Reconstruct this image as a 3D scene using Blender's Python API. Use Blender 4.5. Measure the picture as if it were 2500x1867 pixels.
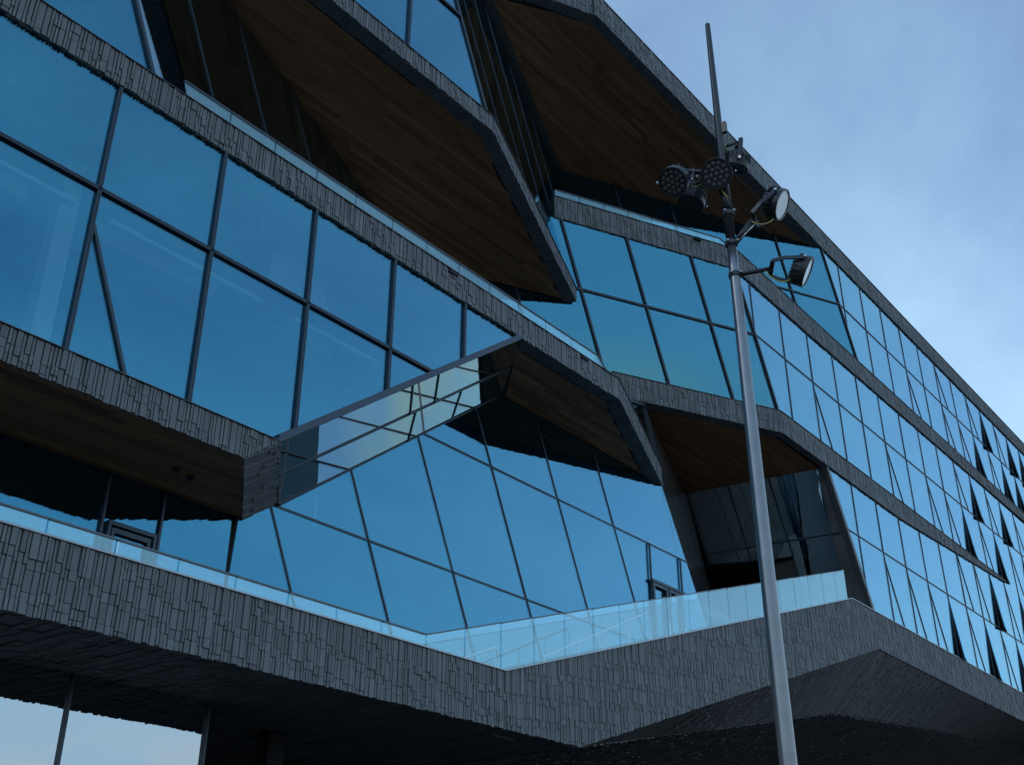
import bpy, math, random
from mathutils import Vector as V, Matrix
random.seed(7)
scene = bpy.context.scene
for o in list(bpy.data.objects): bpy.data.objects.remove(o)
R = math.radians
# ------------------------------------------------------------------ camera
# world frame: X runs along the street front, Y goes into the building, Z up, metres
cam_d = bpy.data.cameras.new('camera'); cam = bpy.data.objects.new('camera', cam_d)
scene.collection.objects.link(cam); scene.camera = cam
cam.location = (0, 0, 1.6)
cam.rotation_euler = (R(90 + 27.64), 0, R(-51.4))
cam_d.sensor_width = 36; cam_d.lens = 39.53; cam_d.clip_end = 5000; cam_d.clip_start = 0.1
# ------------------------------------------------------------------ sky and sun
SUN_EL, SUN_AZ = R(38), R(-60)          # azimuth from +Y towards +X: the sun stands behind the building, off to the left
w = bpy.data.worlds.new('World'); scene.world = w; w.use_nodes = True
nt = w.node_tree; nt.nodes.clear()
N = lambda t, **k: _n(nt, t, **k)
def _n(tree, t, **k):
    n = tree.nodes.new(t)
    for a, b in k.items():
        if a.startswith('i_'): n.inputs[a[2:].replace('_', ' ')].default_value = b
        else: setattr(n, a, b)
    return n
def L(tree, a, b): tree.links.new(a, b)
sky = N('ShaderNodeTexSky', sky_type='NISHITA', sun_disc=False)
sky.sun_elevation = SUN_EL; sky.sun_rotation = SUN_AZ; sky.air_density = 1.55; sky.dust_density = 0.0; sky.ozone_density = 3.5
tc = N('ShaderNodeTexCoord'); sx = N('ShaderNodeSeparateXYZ'); L(nt, tc.outputs['Generated'], sx.inputs[0])
zc = N('ShaderNodeMath', operation='MAXIMUM'); L(nt, sx.outputs[2], zc.inputs[0]); zc.inputs[1].default_value = 0.0
za = N('ShaderNodeMath', operation='ADD'); L(nt, zc.outputs[0], za.inputs[0]); za.inputs[1].default_value = 0.16
dx = N('ShaderNodeMath', operation='DIVIDE'); L(nt, sx.outputs[0], dx.inputs[0]); L(nt, za.outputs[0], dx.inputs[1])
dy = N('ShaderNodeMath', operation='DIVIDE'); L(nt, sx.outputs[1], dy.inputs[0]); L(nt, za.outputs[0], dy.inputs[1])
cx = N('ShaderNodeCombineXYZ'); L(nt, dx.outputs[0], cx.inputs[0]); L(nt, dy.outputs[0], cx.inputs[1])
mp = N('ShaderNodeMapping'); mp.inputs['Scale'].default_value = (0.75, 1.3, 1); mp.inputs['Rotation'].default_value = (0, 0, R(35)); mp.inputs['Location'].default_value = (9.0, 4.0, 0)
L(nt, cx.outputs[0], mp.inputs[0])
nz = N('ShaderNodeTexNoise'); nz.inputs['Scale'].default_value = 1.45; nz.inputs['Detail'].default_value = 7; nz.inputs['Roughness'].default_value = 0.58; nz.inputs['Distortion'].default_value = 0.35
L(nt, mp.outputs[0], nz.inputs['Vector'])
cr = N('ShaderNodeValToRGB'); cr.color_ramp.elements[0].position = 0.34; cr.color_ramp.elements[1].position = 0.70
cr.color_ramp.elements[1].color = (0.46, 0.46, 0.46, 1)
L(nt, nz.outputs['Fac'], cr.inputs[0])
lz = N('ShaderNodeMath', operation='SUBTRACT'); lz.inputs[0].default_value = 1.0; L(nt, zc.outputs[0], lz.inputs[1])
lp = N('ShaderNodeMath', operation='POWER'); L(nt, lz.outputs[0], lp.inputs[0]); lp.inputs[1].default_value = 3.0
lm = N('ShaderNodeMath', operation='MULTIPLY_ADD'); L(nt, lp.outputs[0], lm.inputs[0]); lm.inputs[1].default_value = 1.7; lm.inputs[2].default_value = 0.8   # the veil is seen through more air low down
lf = N('ShaderNodeMath', operation='MULTIPLY', use_clamp=True); L(nt, lm.outputs[0], lf.inputs[0]); L(nt, cr.outputs[0], lf.inputs[1])
mx = N('ShaderNodeMix', data_type='RGBA'); L(nt, lf.outputs[0], mx.inputs[0])
L(nt, sky.outputs[0], mx.inputs[6]); mx.inputs[7].default_value = (3.7, 5.7, 6.9, 1)
hz1 = N('ShaderNodeMath', operation='SUBTRACT'); hz1.inputs[0].default_value = 1.0; L(nt, zc.outputs[0], hz1.inputs[1])
hz2 = N('ShaderNodeMath', operation='POWER'); L(nt, hz1.outputs[0], hz2.inputs[0]); hz2.inputs[1].default_value = 4.0
hz3 = N('ShaderNodeMath', operation='MULTIPLY'); L(nt, hz2.outputs[0], hz3.inputs[0]); hz3.inputs[1].default_value = 0.95
mh = N('ShaderNodeMix', data_type='RGBA'); L(nt, hz3.outputs[0], mh.inputs[0]); L(nt, mx.outputs[2], mh.inputs[6]); mh.inputs[7].default_value = (2.5, 3.6, 5.6, 1)   # pale haze low over the horizon, all round
cu_n = N('ShaderNodeTexNoise'); cu_n.inputs['Scale'].default_value = 5.0; cu_n.inputs['Detail'].default_value = 7; cu_n.inputs['Roughness'].default_value = 0.55
cu_m = N('ShaderNodeMapping'); cu_m.inputs['Scale'].default_value = (1, 1, 2.6); L(nt, tc.outputs['Generated'], cu_m.inputs[0]); L(nt, cu_m.outputs[0], cu_n.inputs['Vector'])
cu_r = N('ShaderNodeMapRange', interpolation_type='SMOOTHSTEP'); L(nt, cu_n.outputs['Fac'], cu_r.inputs[0]); cu_r.inputs[1].default_value = 0.40; cu_r.inputs[2].default_value = 0.62; cu_r.inputs[3].default_value = 0.0; cu_r.inputs[4].default_value = 0.9
cu_z = N('ShaderNodeMapRange', interpolation_type='SMOOTHSTEP'); L(nt, sx.outputs[2], cu_z.inputs[0]); cu_z.inputs[1].default_value = 0.185; cu_z.inputs[2].default_value = 0.13; cu_z.inputs[3].default_value = 0.0; cu_z.inputs[4].default_value = 1.0
cu_f = N('ShaderNodeMath', operation='MULTIPLY'); L(nt, cu_r.outputs[0], cu_f.inputs[0]); L(nt, cu_z.outputs[0], cu_f.inputs[1])
mq = N('ShaderNodeMix', data_type='RGBA'); L(nt, cu_f.outputs[0], mq.inputs[0]); L(nt, mh.outputs[2], mq.inputs[6]); mq.inputs[7].default_value = (5.4, 5.3, 4.9, 1)
bg = N('ShaderNodeBackground'); bg.inputs[1].default_value = 0.15; L(nt, mq.outputs[2], bg.inputs[0])
out = N('ShaderNodeOutputWorld'); L(nt, bg.outputs[0], out.inputs[0])
sd = bpy.data.lights.new('sun', 'SUN'); sd.energy = 0.5; sd.angle = R(12); sd.color = (1, 0.95, 0.88)
sun = bpy.data.objects.new('sun', sd); scene.collection.objects.link(sun)
sdir = V((math.sin(SUN_AZ) * math.cos(SUN_EL), math.cos(SUN_AZ) * math.cos(SUN_EL), math.sin(SUN_EL)))
sun.rotation_euler = (-sdir).to_track_quat('-Z', 'Y').to_euler()
scene.view_settings.view_transform = 'Standard'; scene.view_settings.look = 'None'
scene.view_settings.exposure = 0.35; scene.view_settings.gamma = 1; scene.view_settings.use_curve_mapping = False
scene.render.engine = 'CYCLES'; scene.render.resolution_x = 1024; scene.render.resolution_y = 764
scene.cycles.max_bounces = 10; scene.cycles.transparent_max_bounces = 24; scene.cycles.glossy_bounces = 6
scene.cycles.sample_clamp_indirect = 6
# ------------------------------------------------------------------ materials
def mat(name): 
    m = bpy.data.materials.new(name); m.use_nodes = True; t = m.node_tree; t.nodes.clear()
    return m, t, _n(t, 'ShaderNodeOutputMaterial')
def plain(name, col, rough=0.6, metal=0.0, noise=0.0, nscale=6.0, bump=0.0, spec=0.5, tint=False):
    m, t, o = mat(name)
    b = _n(t, 'ShaderNodeBsdfPrincipled'); b.inputs['Base Color'].default_value = (*col, 1)
    b.inputs['Roughness'].default_value = rough; b.inputs['Metallic'].default_value = metal; b.inputs['Specular IOR Level'].default_value = spec
    src = None
    if noise or bump:
        tcx = _n(t, 'ShaderNodeTexCoord'); nn = _n(t, 'ShaderNodeTexNoise'); nn.inputs['Scale'].default_value = nscale; nn.inputs['Detail'].default_value = 6
        L(t, tcx.outputs['Object'], nn.inputs['Vector'])
        if noise:
            mr = _n(t, 'ShaderNodeMapRange'); mr.inputs[1].default_value = 0.25; mr.inputs[2].default_value = 0.75; mr.inputs[3].default_value = 1 - noise; mr.inputs[4].default_value = 1 + noise
            L(t, nn.outputs[0], mr.inputs[0]); src = mr.outputs[0]
        if bump:
            bp = _n(t, 'ShaderNodeBump'); bp.inputs['Strength'].default_value = bump; bp.inputs['Distance'].default_value = 0.01
            L(t, nn.outputs[0], bp.inputs['Height']); L(t, bp.outputs[0], b.inputs['Normal'])
    if tint:
        at = _n(t, 'ShaderNodeAttribute', attribute_name='tint')
        if src is None: src = at.outputs['Fac']
        else:
            mm = _n(t, 'ShaderNodeMath', operation='MULTIPLY'); L(t, src, mm.inputs[0]); L(t, at.outputs['Fac'], mm.inputs[1]); src = mm.outputs[0]
    if src is not None:
        vm = _n(t, 'ShaderNodeVectorMath', operation='SCALE'); vm.inputs[0].default_value = col; L(t, src, vm.inputs['Scale']); L(t, vm.outputs[0], b.inputs['Base Color'])
    L(t, b.outputs[0], o.inputs[0]); return m
def glass(name, refl, f0, trans, gain=1.0, wave=0.0, graze=None):
    # coated glazing: a tinted mirror layer over tinted see-through glass, stronger at grazing angles
    m, t, o = mat(name)
    g = _n(t, 'ShaderNodeBsdfGlossy'); g.inputs['Color'].default_value = (*refl, 1); g.inputs['Roughness'].default_value = 0.004
    tr = _n(t, 'ShaderNodeBsdfTransparent'); tr.inputs['Color'].default_value = (*trans, 1)
    lw = _n(t, 'ShaderNodeLayerWeight'); lw.inputs['Blend'].default_value = 0.5
    pw = _n(t, 'ShaderNodeMath', operation='POWER'); L(t, lw.outputs['Facing'], pw.inputs[0]); pw.inputs[1].default_value = 2.7
    pc = _n(t, 'ShaderNodeMath', operation='POWER'); L(t, lw.outputs['Facing'], pc.inputs[0]); pc.inputs[1].default_value = 2.0
    mr = _n(t, 'ShaderNodeMapRange'); L(t, pw.outputs[0], mr.inputs[0]); mr.inputs[3].default_value = f0; mr.inputs[4].default_value = min(1, f0 + gain)
    if graze:                                     # the coating's tint fades towards grazing view
        mc = _n(t, 'ShaderNodeMix', data_type='RGBA'); L(t, pc.outputs[0], mc.inputs[0]); mc.inputs[6].default_value = (*refl, 1); mc.inputs[7].default_value = (*graze, 1); L(t, mc.outputs[2], g.inputs['Color'])
    if wave:
        tcx = _n(t, 'ShaderNodeTexCoord'); nn = _n(t, 'ShaderNodeTexNoise'); nn.inputs['Scale'].default_value = 0.5; nn.inputs['Detail'].default_value = 1
        L(t, tcx.outputs['Object'], nn.inputs['Vector'])
        bp = _n(t, 'ShaderNodeBump'); bp.inputs['Strength'].default_value = wave; bp.inputs['Distance'].default_value = 0.02
        L(t, nn.outputs[0], bp.inputs['Height']); L(t, bp.outputs[0], g.inputs['Normal'])
    mxs = _n(t, 'ShaderNodeMixShader'); L(t, mr.outputs[0], mxs.inputs[0]); L(t, tr.outputs[0], mxs.inputs[1]); L(t, g.outputs[0], mxs.inputs[2])
    L(t, mxs.outputs[0], o.inputs[0]); return m
M = {}
M['tile'] = plain('fired_clay_tile', (0.172, 0.175, 0.177), 0.66, noise=0.14, nscale=2.0, bump=0.15, tint=True, spec=0.3)
M['body'] = plain('tile_backing', (0.02, 0.022, 0.024), 0.9)  # dark colour stands in for the shadow inside the tile joints
M['coping'] = plain('coping_metal', (0.30, 0.31, 0.33), 0.35, metal=0.8)
M['mullion'] = plain('anodised_mullion', (0.04, 0.055, 0.075), 0.38, metal=0.4)
M['frame'] = plain('slanted_frame_metal', (0.045, 0.06, 0.085), 0.3, metal=0.5)
M['glass'] = glass('coated_glass', (0.17, 0.66, 0.96), 0.20, (0.72, 0.82, 0.85), 0.73, wave=0.02, graze=(0.78, 0.96, 1.0))
M['glass_dark'] = glass('dark_glass', (0.62, 0.82, 0.90), 0.22, (0.78, 0.86, 0.86), 0.7, wave=0.03)
M['glass_facet'] = glass('underside_glass', (0.95, 0.88, 0.84), 0.62, (0.10, 0.12, 0.12), 0.45, wave=0.06)
M['glass_lean'] = glass('leaning_glass', (0.86, 0.97, 1.0), 0.72, (0.10, 0.14, 0.14), 0.28, wave=0.25)
M['glass_ground'] = glass('ground_floor_glass', (0.85, 0.92, 0.95), 0.5, (0.10, 0.12, 0.12), 0.5, wave=0.03)
M['rail_glass'] = glass('balustrade_glass', (0.66, 0.92, 0.98), 0.17, (0.86, 0.95, 0.96), 0.5)
M['rail_cap'] = plain('rail_cap_steel', (0.10, 0.11, 0.12), 0.35, metal=0.9)
M['steel'] = plain('handrail_steel', (0.72, 0.74, 0.75), 0.3, metal=0.9)
M['clad'] = plain('grey_cladding', (0.075, 0.08, 0.082), 0.42, noise=0.15, nscale=1.5, bump=0.05)
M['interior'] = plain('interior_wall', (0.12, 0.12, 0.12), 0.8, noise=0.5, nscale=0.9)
M['panel'] = plain('dark_gloss_panel', (0.06, 0.066, 0.066), 0.16, noise=0.25, nscale=1.2, bump=0.05, spec=0.8)
M['inner_white'] = plain('interior_white', (0.62, 0.64, 0.62), 0.7)
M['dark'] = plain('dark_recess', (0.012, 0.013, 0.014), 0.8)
M['slab'] = plain('slab_concrete', (0.16, 0.16, 0.155), 0.8, noise=0.1)
M['black_metal'] = plain('lamp_housing', (0.034, 0.037, 0.040), 0.38, metal=0.3, noise=0.2, nscale=20, bump=0.05)
M['lens'] = plain('lamp_lens', (0.80, 0.79, 0.78), 0.12, spec=0.8)
M['led'] = plain('led_optic', (0.09, 0.092, 0.09), 0.25)
M['pole'] = plain('galvanised_pole', (0.22, 0.23, 0.24), 0.33, metal=0.85, noise=0.10, nscale=9, bump=0.04)
M['pole_dark'] = plain('painted_mast_top', (0.05, 0.055, 0.06), 0.4, metal=0.5)
M['cable'] = plain('yellow_cable', (0.55, 0.48, 0.12), 0.5)
M['bolt'] = plain('bolt_steel', (0.6, 0.6, 0.6), 0.3, metal=1.0)
M['sash'] = plain('vent_shade_black', (0.008, 0.009, 0.010), 0.6)  # near-black colour puts in the darkness of the open vents
# wood: boards carry their own tone, grain runs along X
def wood_mat():
    m, t, o = mat('soffit_wood')
    b = _n(t, 'ShaderNodeBsdfPrincipled'); b.inputs['Roughness'].default_value = 0.55
    tcx = _n(t, 'ShaderNodeTexCoord'); mpn = _n(t, 'ShaderNodeMapping'); mpn.inputs['Scale'].default_value = (0.9, 26, 26)
    L(t, tcx.outputs['Object'], mpn.inputs[0]); nn = _n(t, 'ShaderNodeTexNoise'); nn.inputs['Scale'].default_value = 1.6; nn.inputs['Detail'].default_value = 5
    L(t, mpn.outputs[0], nn.inputs['Vector'])
    at = _n(t, 'ShaderNodeAttribute', attribute_name='tint')
    ad = _n(t, 'ShaderNodeMath', operation='MULTIPLY_ADD'); L(t, nn.outputs[0], ad.inputs[0]); ad.inputs[1].default_value = 0.55; L(t, at.outputs['Fac'], ad.inputs[2])
    cr2 = _n(t, 'ShaderNodeValToRGB'); e = cr2.color_ramp.elements
    e[0].position = 0.25; e[0].color = (0.25, 0.090, 0.030, 1); e[1].position = 1.25 if False else 1.0; e[1].color = (0.74, 0.335, 0.13, 1)
    L(t, ad.outputs[0], cr2.inputs[0]); L(t, cr2.outputs[0], b.inputs['Base Color']); L(t, b.outputs[0], o.inputs[0]); return m
M['wood'] = wood_mat()
def paving_mat():
    m, t, o = mat('plaza_paving')
    b = _n(t, 'ShaderNodeBsdfPrincipled'); b.inputs['Roughness'].default_value = 0.8
    tcx = _n(t, 'ShaderNodeTexCoord'); br = _n(t, 'ShaderNodeTexBrick'); br.inputs['Scale'].default_value = 1.0
    br.inputs['Color1'].default_value = (0.042, 0.042, 0.041, 1); br.inputs['Color2'].default_value = (0.056, 0.055, 0.053, 1); br.inputs['Mortar'].default_value = (0.06, 0.06, 0.06, 1)
    br.inputs['Mortar Size'].default_value = 0.012; br.inputs['Brick Width'].default_value = 1.2; br.inputs['Row Height'].default_value = 0.6
    L(t, tcx.outputs['Object'], br.inputs['Vector'])
    nn = _n(t, 'ShaderNodeTexNoise'); nn.inputs['Scale'].default_value = 0.35; nn.inputs['Detail'].default_value = 8; L(t, tcx.outputs['Object'], nn.inputs['Vector'])
    mxx = _n(t, 'ShaderNodeMix', data_type='RGBA', blend_type='MULTIPLY'); mxx.inputs[0].default_value = 0.6
    L(t, br.outputs[0], mxx.inputs[6]); L(t, nn.outputs[0], mxx.inputs[7]); L(t, mxx.outputs[2], b.inputs['Base Color']); L(t, b.outputs[0], o.inputs[0]); return m
M['paving'] = paving_mat()
# ------------------------------------------------------------------ mesh helpers
col = scene.collection
class MB:
    def __init__(s): s.v = []; s.f = []; s.t = []
    def quad(s, *p, tint=1.0):
        i = len(s.v); s.v += [tuple(x) for x in p]; s.f.append(tuple(range(i, i + len(p)))); s.t.append(tint); return s
    def prism(s, pts, ext, tint=1.0, back=True):
        n = len(pts); i = len(s.v); e = V(ext)
        pts = [V(p) for p in pts]
        nrm = V((0, 0, 0))
        for k in range(n): nrm += (pts[k] - pts[0]).cross(pts[(k + 1) % n] - pts[0])
        if nrm.dot(e) > 0: pts = pts[::-1]       # first polygon faces away from the extrusion
        s.v += [tuple(p) for p in pts] + [tuple(p + e) for p in pts]
        s.f.append(tuple(range(i, i + n))); s.t.append(tint)
        if back: s.f.append(tuple(range(i + 2 * n - 1, i + n - 1, -1))); s.t.append(tint)
        for k in range(n):
            j = (k + 1) % n; s.f.append((i + j, i + k, i + n + k, i + n + j)); s.t.append(tint)
        return s
    def box(s, c, a, b, d, tint=1.0):            # centre and three half-axis vectors
        c, a, b, d = V(c), V(a), V(b), V(d)
        return s.prism([c - a - b - d, c + a - b - d, c + a + b - d, c - a + b - d], 2 * d, tint)
    def aabox(s, x0, x1, y0, y1, z0, z1, tint=1.0):
        return s.prism([(x0, y0, z0), (x1, y0, z0), (x1, y1, z0), (x0, y1, z0)], (0, 0, z1 - z0), tint)
    def bar(s, p, q, wv, dv, tint=1.0):          # rectangular bar from p to q, half width wv, full depth dv (vectors)
        p, q, wv = V(p), V(q), V(wv)
        return s.prism([p - wv, p + wv, q + wv, q - wv], dv, tint)
    def tube(s, pts, r, n=10, caps=True, tint=1.0):
        pts = [V(p) for p in pts]; rs = r if isinstance(r, (list, tuple)) else [r] * len(pts)
        base = len(s.v); up = None
        for k, p in enumerate(pts):
            d = (pts[min(k + 1, len(pts) - 1)] - pts[max(k - 1, 0)]).normalized()
            if up is None:
                up = V((0, 0, 1)) if abs(d.z) < 0.9 else V((1, 0, 0))
            a = d.cross(up)
            if a.length < 1e-4: a = d.cross(V((0, 1, 0)))
            a.normalize(); b = d.cross(a).normalized(); up = a.cross(d).normalized() if abs((a.cross(d)).length) > 1e-5 else up
            for j in range(n):
                an = 2 * math.pi * j / n; s.v.append(tuple(p + (a * math.cos(an) + b * math.sin(an)) * rs[k]))
        for k in range(len(pts) - 1):
            for j in range(n):
                j2 = (j + 1) % n; s.f.append((base + k * n + j, base + k * n + j2, base + (k + 1) * n + j2, base + (k + 1) * n + j)); s.t.append(tint)
        if caps:
            s.f.append(tuple(base + j for j in range(n))[::-1]); s.t.append(tint)
            s.f.append(tuple(base + (len(pts) - 1) * n + j for j in range(n))); s.t.append(tint)
        return s
    def build(s, name, m, parent=None, smooth=False):
        me = bpy.data.meshes.new(name); me.from_pydata(s.v, [], s.f); me.materials.append(M[m] if isinstance(m, str) else m)
        at = me.attributes.new('tint', 'FLOAT', 'FACE')
        at.data.foreach_set('value', s.t)
        if smooth: me.polygons.foreach_set('use_smooth', [True] * len(me.polygons))
        o = bpy.data.objects.new(name, me); col.objects.link(o)
        if parent: o.parent = parent
        return o
def tag(o, label=None, cat=None, group=None, kind=None):
    if label: o['label'] = label
    if cat: o['category'] = cat
    if group: o['group'] = group
    if kind: o['kind'] = kind
    return o
def empty(name, loc=(0, 0, 0)):
    o = bpy.data.objects.new(name, None); col.objects.link(o); o.location = loc; o.empty_display_size = 0.3; return o
def clip(poly, conv):                            # Sutherland-Hodgman, conv counter-clockwise or clockwise convex
    ar = sum(conv[i][0] * conv[(i + 1) % len(conv)][1] - conv[(i + 1) % len(conv)][0] * conv[i][1] for i in range(len(conv)))
    if ar < 0: conv = conv[::-1]
    outp = list(poly)
    for i in range(len(conv)):
        a, b = conv[i], conv[(i + 1) % len(conv)]
        side = lambda p: (b[0] - a[0]) * (p[1] - a[1]) - (b[1] - a[1]) * (p[0] - a[0])
        inp, outp = outp, []
        for k in range(len(inp)):
            p, q = inp[k - 1], inp[k]; sp, sq = side(p), side(q)
            if (sp >= 0) != (sq >= 0):
                t = sp / (sp - sq); outp.append((p[0] + (q[0] - p[0]) * t, p[1] + (q[1] - p[1]) * t))
            if sq >= 0: outp.append(q)
        if len(outp) < 3: return []
    return outp
def area(p): return abs(sum(p[i][0] * p[(i + 1) % len(p)][1] - p[(i + 1) % len(p)][0] * p[i][1] for i in range(len(p)))) / 2
def clean(p):
    o = []
    for q in p:
        if not o or math.hypot(q[0] - o[-1][0], q[1] - o[-1][1]) > 1e-4: o.append(q)
    if len(o) > 1 and math.hypot(o[0][0] - o[-1][0], o[0][1] - o[-1][1]) < 1e-4: o.pop()
    return o
# ------------------------------------------------------------------ setting
gm = MB().quad((-900, -900, 0), (900, -900, 0), (900, 900, 0), (-900, 900, 0)).build('plaza', 'paving'); tag(gm, kind='structure')
# ------------------------------------------------------------------ the building
B = empty('office_building', (20, 12, 0)); tag(B, 'dark clay-tiled glass office building with jutting decks and wood soffits', 'building')
BI = Matrix.Translation((-20, -12, 0))
def part(mb, name, m, parent=None, **k):
    smooth = k.pop('smooth', False)
    o = mb.build(name, m, None, smooth); o.parent = parent or B
    if parent is None: o.matrix_parent_inverse = BI
    tag(o, **k); return o
def sub(mb, name, m, parent, smooth=False, **k):  # parents sit at the world origin of the building frame
    o = mb.build(name, m, None, smooth); o.parent = parent; tag(o, **k); return o
# ---- tiled bands: every tile is a block with its own depth; joints stay open over a backing coloured dark as joint shadow
WID = [.05, .05, .085, .05, .05, .11, .05, .05, .085, .05, .07, .05, .11, .085, .05]
MOD = sum(WID)
singles = {'n': 0}
def tile_band(name, O, a, n, u0, u1, zt, zb, label=None, depth=0.35, individual=False, soffit=0.0, phase=0.0, coping=False, big=1.0, soft=True, breaks=()):
    O, a, n = V(O), V(a).normalized(), V(n).normalized()
    P = lambda u, z, d=0.0: V((O.x + a.x * u + n.x * d, O.y + a.y * u + n.y * d, z))
    body = MB()
    k = 24 if abs(zt(u0) - zt(u1)) > 0.01 or abs(zb(u0) - zb(u1)) > 0.01 else 1
    br = [u0] + [q for q in breaks if u0 < q < u1] + [u1]
    for p_, q_ in zip(br, br[1:]): body.prism([P(p_, zb(p_) + .012, -.004), P(q_, zb(q_) + .012, -.004), P(q_, zt(q_) - .01, -.004), P(p_, zt(p_) - .01, -.004)], -n * depth)
    po = part(body, name, 'body', label=label)
    rest = MB(); rnd = random.Random(sum(map(ord, name)) + int(u0 * 10))
    u = u0; ci = 0; mod = 0
    while u < u1 - 1e-3:
        wd = WID[ci % 15] * big; ue = min(u + wd, u1); g = (ci % 15) // 3; mod = ci // 15
        uc = (u + ue) / 2
        off = 0.115 + 0.048 * g + (0.15 if (mod % 2) else 0.0) + phase
        top, bot = zt(uc), zb(uc) - rnd.random() * 0.022
        z = top; j = 0; nxt = top - off
        while z > bot + 0.01:
            ze = max(nxt, bot)
            if ze - bot < 0.035: ze = bot
            d = rnd.choice((.026, .031, .037, .044)) if soft else .03
            lean = rnd.uniform(-.003, .003); gp = .008
            gh = .0038; za0 = (zt(u) if j == 0 else z - gh); za1 = (zt(ue) if j == 0 else z - gh)
            last = ze <= bot + 1e-6
            zb0 = (zb(u) + bot - zb(uc) if last else ze + gh); zb1 = (zb(ue) + bot - zb(uc) if last else ze + gh)
            if min(za0 - zb0, za1 - zb1) > 0.01 and ue - u > 0.012:
                zb0 -= .0; fr = [P(u + gp, zb0, d), P(ue - gp, zb1, d), P(ue - gp, za1, d + lean), P(u + gp, za0, d + lean)]
                tn = rnd.choice((.84, .93, 1.0, 1.0, 1.05, 1.14))
                if individual and singles['n'] < 300:
                    singles['n'] += 1; sub(MB().prism(fr, -n * (d + .006), tn), 'tile', 'tile', po)
                else: rest.prism(fr, -n * (d + .006), tn, back=False)
            z = ze; j += 1
            nxt = ze - (0.26 if j % 2 == 0 else 0.125)
        u = ue; ci += 1
    if soffit:                                     # tiles wrap round the lower edge
        u = u0; ci = 3
        while u < u1 - 1e-3:
            wd = WID[ci % 15] * big; ue = min(u + wd, u1); d = rnd.choice((.004, .010, .018)); gp = .0045
            v = 0.0
            while v < soffit - .02:
                ve = min(v + rnd.choice((.12, .2, .26)), soffit); zz = zb((u + ue) / 2)
                rest.prism([P(u + gp, zz - d, -v - gp), P(ue - gp, zz - d, -v - gp), P(ue - gp, zz - d, -ve + gp), P(u + gp, zz - d, -ve + gp)], V((0, 0, d + .02)), rnd.uniform(.85, 1.1), back=False); v = ve
            u = ue; ci += 1
    if rest.f: sub(rest, 'tile_field', 'tile', po, kind='stuff')
    ch = .028 if coping else .014
    if True:
        c = MB()
        for p_, q_ in zip(br, br[1:]): c.prism([P(p_, zt(p_) + .004, .06), P(q_, zt(q_) + .004, .06), P(q_, zt(q_) + ch, .06), P(p_, zt(p_) + ch, .06)], -n * (depth + .05))
        sub(c, 'coping', 'coping' if coping else 'clad', po)
    return po
FN = V((0, -1, 0)); FX = V((1, 0, 0)); FO = V((0, 12, 0))
cst = lambda c: (lambda u: c)
def lin(x0, z0, x1, z1): return lambda u: z0 + (z1 - z0) * (u - x0) / (x1 - x0)
XL, XR = -5.0, 62.0
# lower deck band: level, then climbing with the stair, then level along the far wing
b1t = lambda u: 6.08 if u < 14.81 else (6.08 + (u - 14.81) * (11.04 - 6.08) / (30.55 - 14.81) if u < 30.55 else 11.04)
b1b = lambda u: 5.15 if u < 16.95 else (5.15 + (u - 16.95) * (9.92 - 5.15) / (32.08 - 16.95) if u < 32.08 else 9.92)
tile_band('deck_band', FO, FX, FN, 5.4, XR, b1t, b1b, individual=True, coping=True, breaks=(14.81, 16.95, 30.55, 32.08))
tile_band('deck_band', FO, FX, FN, XL, 5.4, b1t, b1b, coping=True)
# box floor band
b2cut = 8.97
tile_band('floor_band', FO, FX, FN, XL, 8.97, cst(8.45), cst(8.0))
tile_band('floor_band', FO, FX, FN, 8.97, 9.56, cst(8.45), lin(8.97, 8.0, 9.56, 8.45))
# deck over the box (left wing)
tile_band('roof_deck_band', FO, FX, FN, XL, 18.8, cst(13.29), cst(12.79), soffit=0.3)
E3 = V((1, .392, 0)).normalized(); N3 = V((E3.y, -E3.x, 0))
E2 = V((1, -.49, 0)).normalized(); N2 = V((E2.y, -E2.x, 0))
tile_band('roof_deck_return', (18.8, 12, 0), E3, N3, 0, 5.2, cst(13.29), cst(12.79), soffit=0.3)
# upper deck (left wing)
tile_band('upper_deck_band', FO, FX, FN, XL, 14.36, cst(17.79), cst(17.4), soffit=0.3)
tile_band('upper_deck_return', (14.36, 12, 0), E3, N3, 0, 7.15, cst(17.79), cst(17.4), soffit=0.3)
# right wing floor edges
tile_band('notch_band', (22.3, 14.42, 0), E2, N2, 0, (27.25 - 22.3) / E2.x, cst(15.75), cst(15.07), soffit=0.3)
tile_band('wing_floor_band', FO, FX, FN, 27.25, 47.4, cst(15.75), lambda u: 15.07 if u < 36 else 15.07 + (u - 36) / 11.4 * .62, soffit=0.2)
tile_band('notch_band', (20.15, 14.62, 0), E2, N2, 0, (25.45 - 20.15) / E2.x, cst(20.35), cst(19.67), soffit=0.12)
tile_band('wing_floor_band', FO, FX, FN, 25.45, XR, cst(20.35), lambda u: 19.62 + max(0, u - 30) * .012, soffit=0.15)
tile_band('eaves_band', FO, FX, FN, 18.55, XR, cst(24.97), lambda u: 24.17 + max(0, u - 32) * .005, soffit=0.3)
tile_band('eaves_return', (14.9, 13.85, 0), E2, N2, 0, (18.55 - 14.9) / E2.x, cst(24.97), cst(24.17), soffit=0.3)
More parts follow.
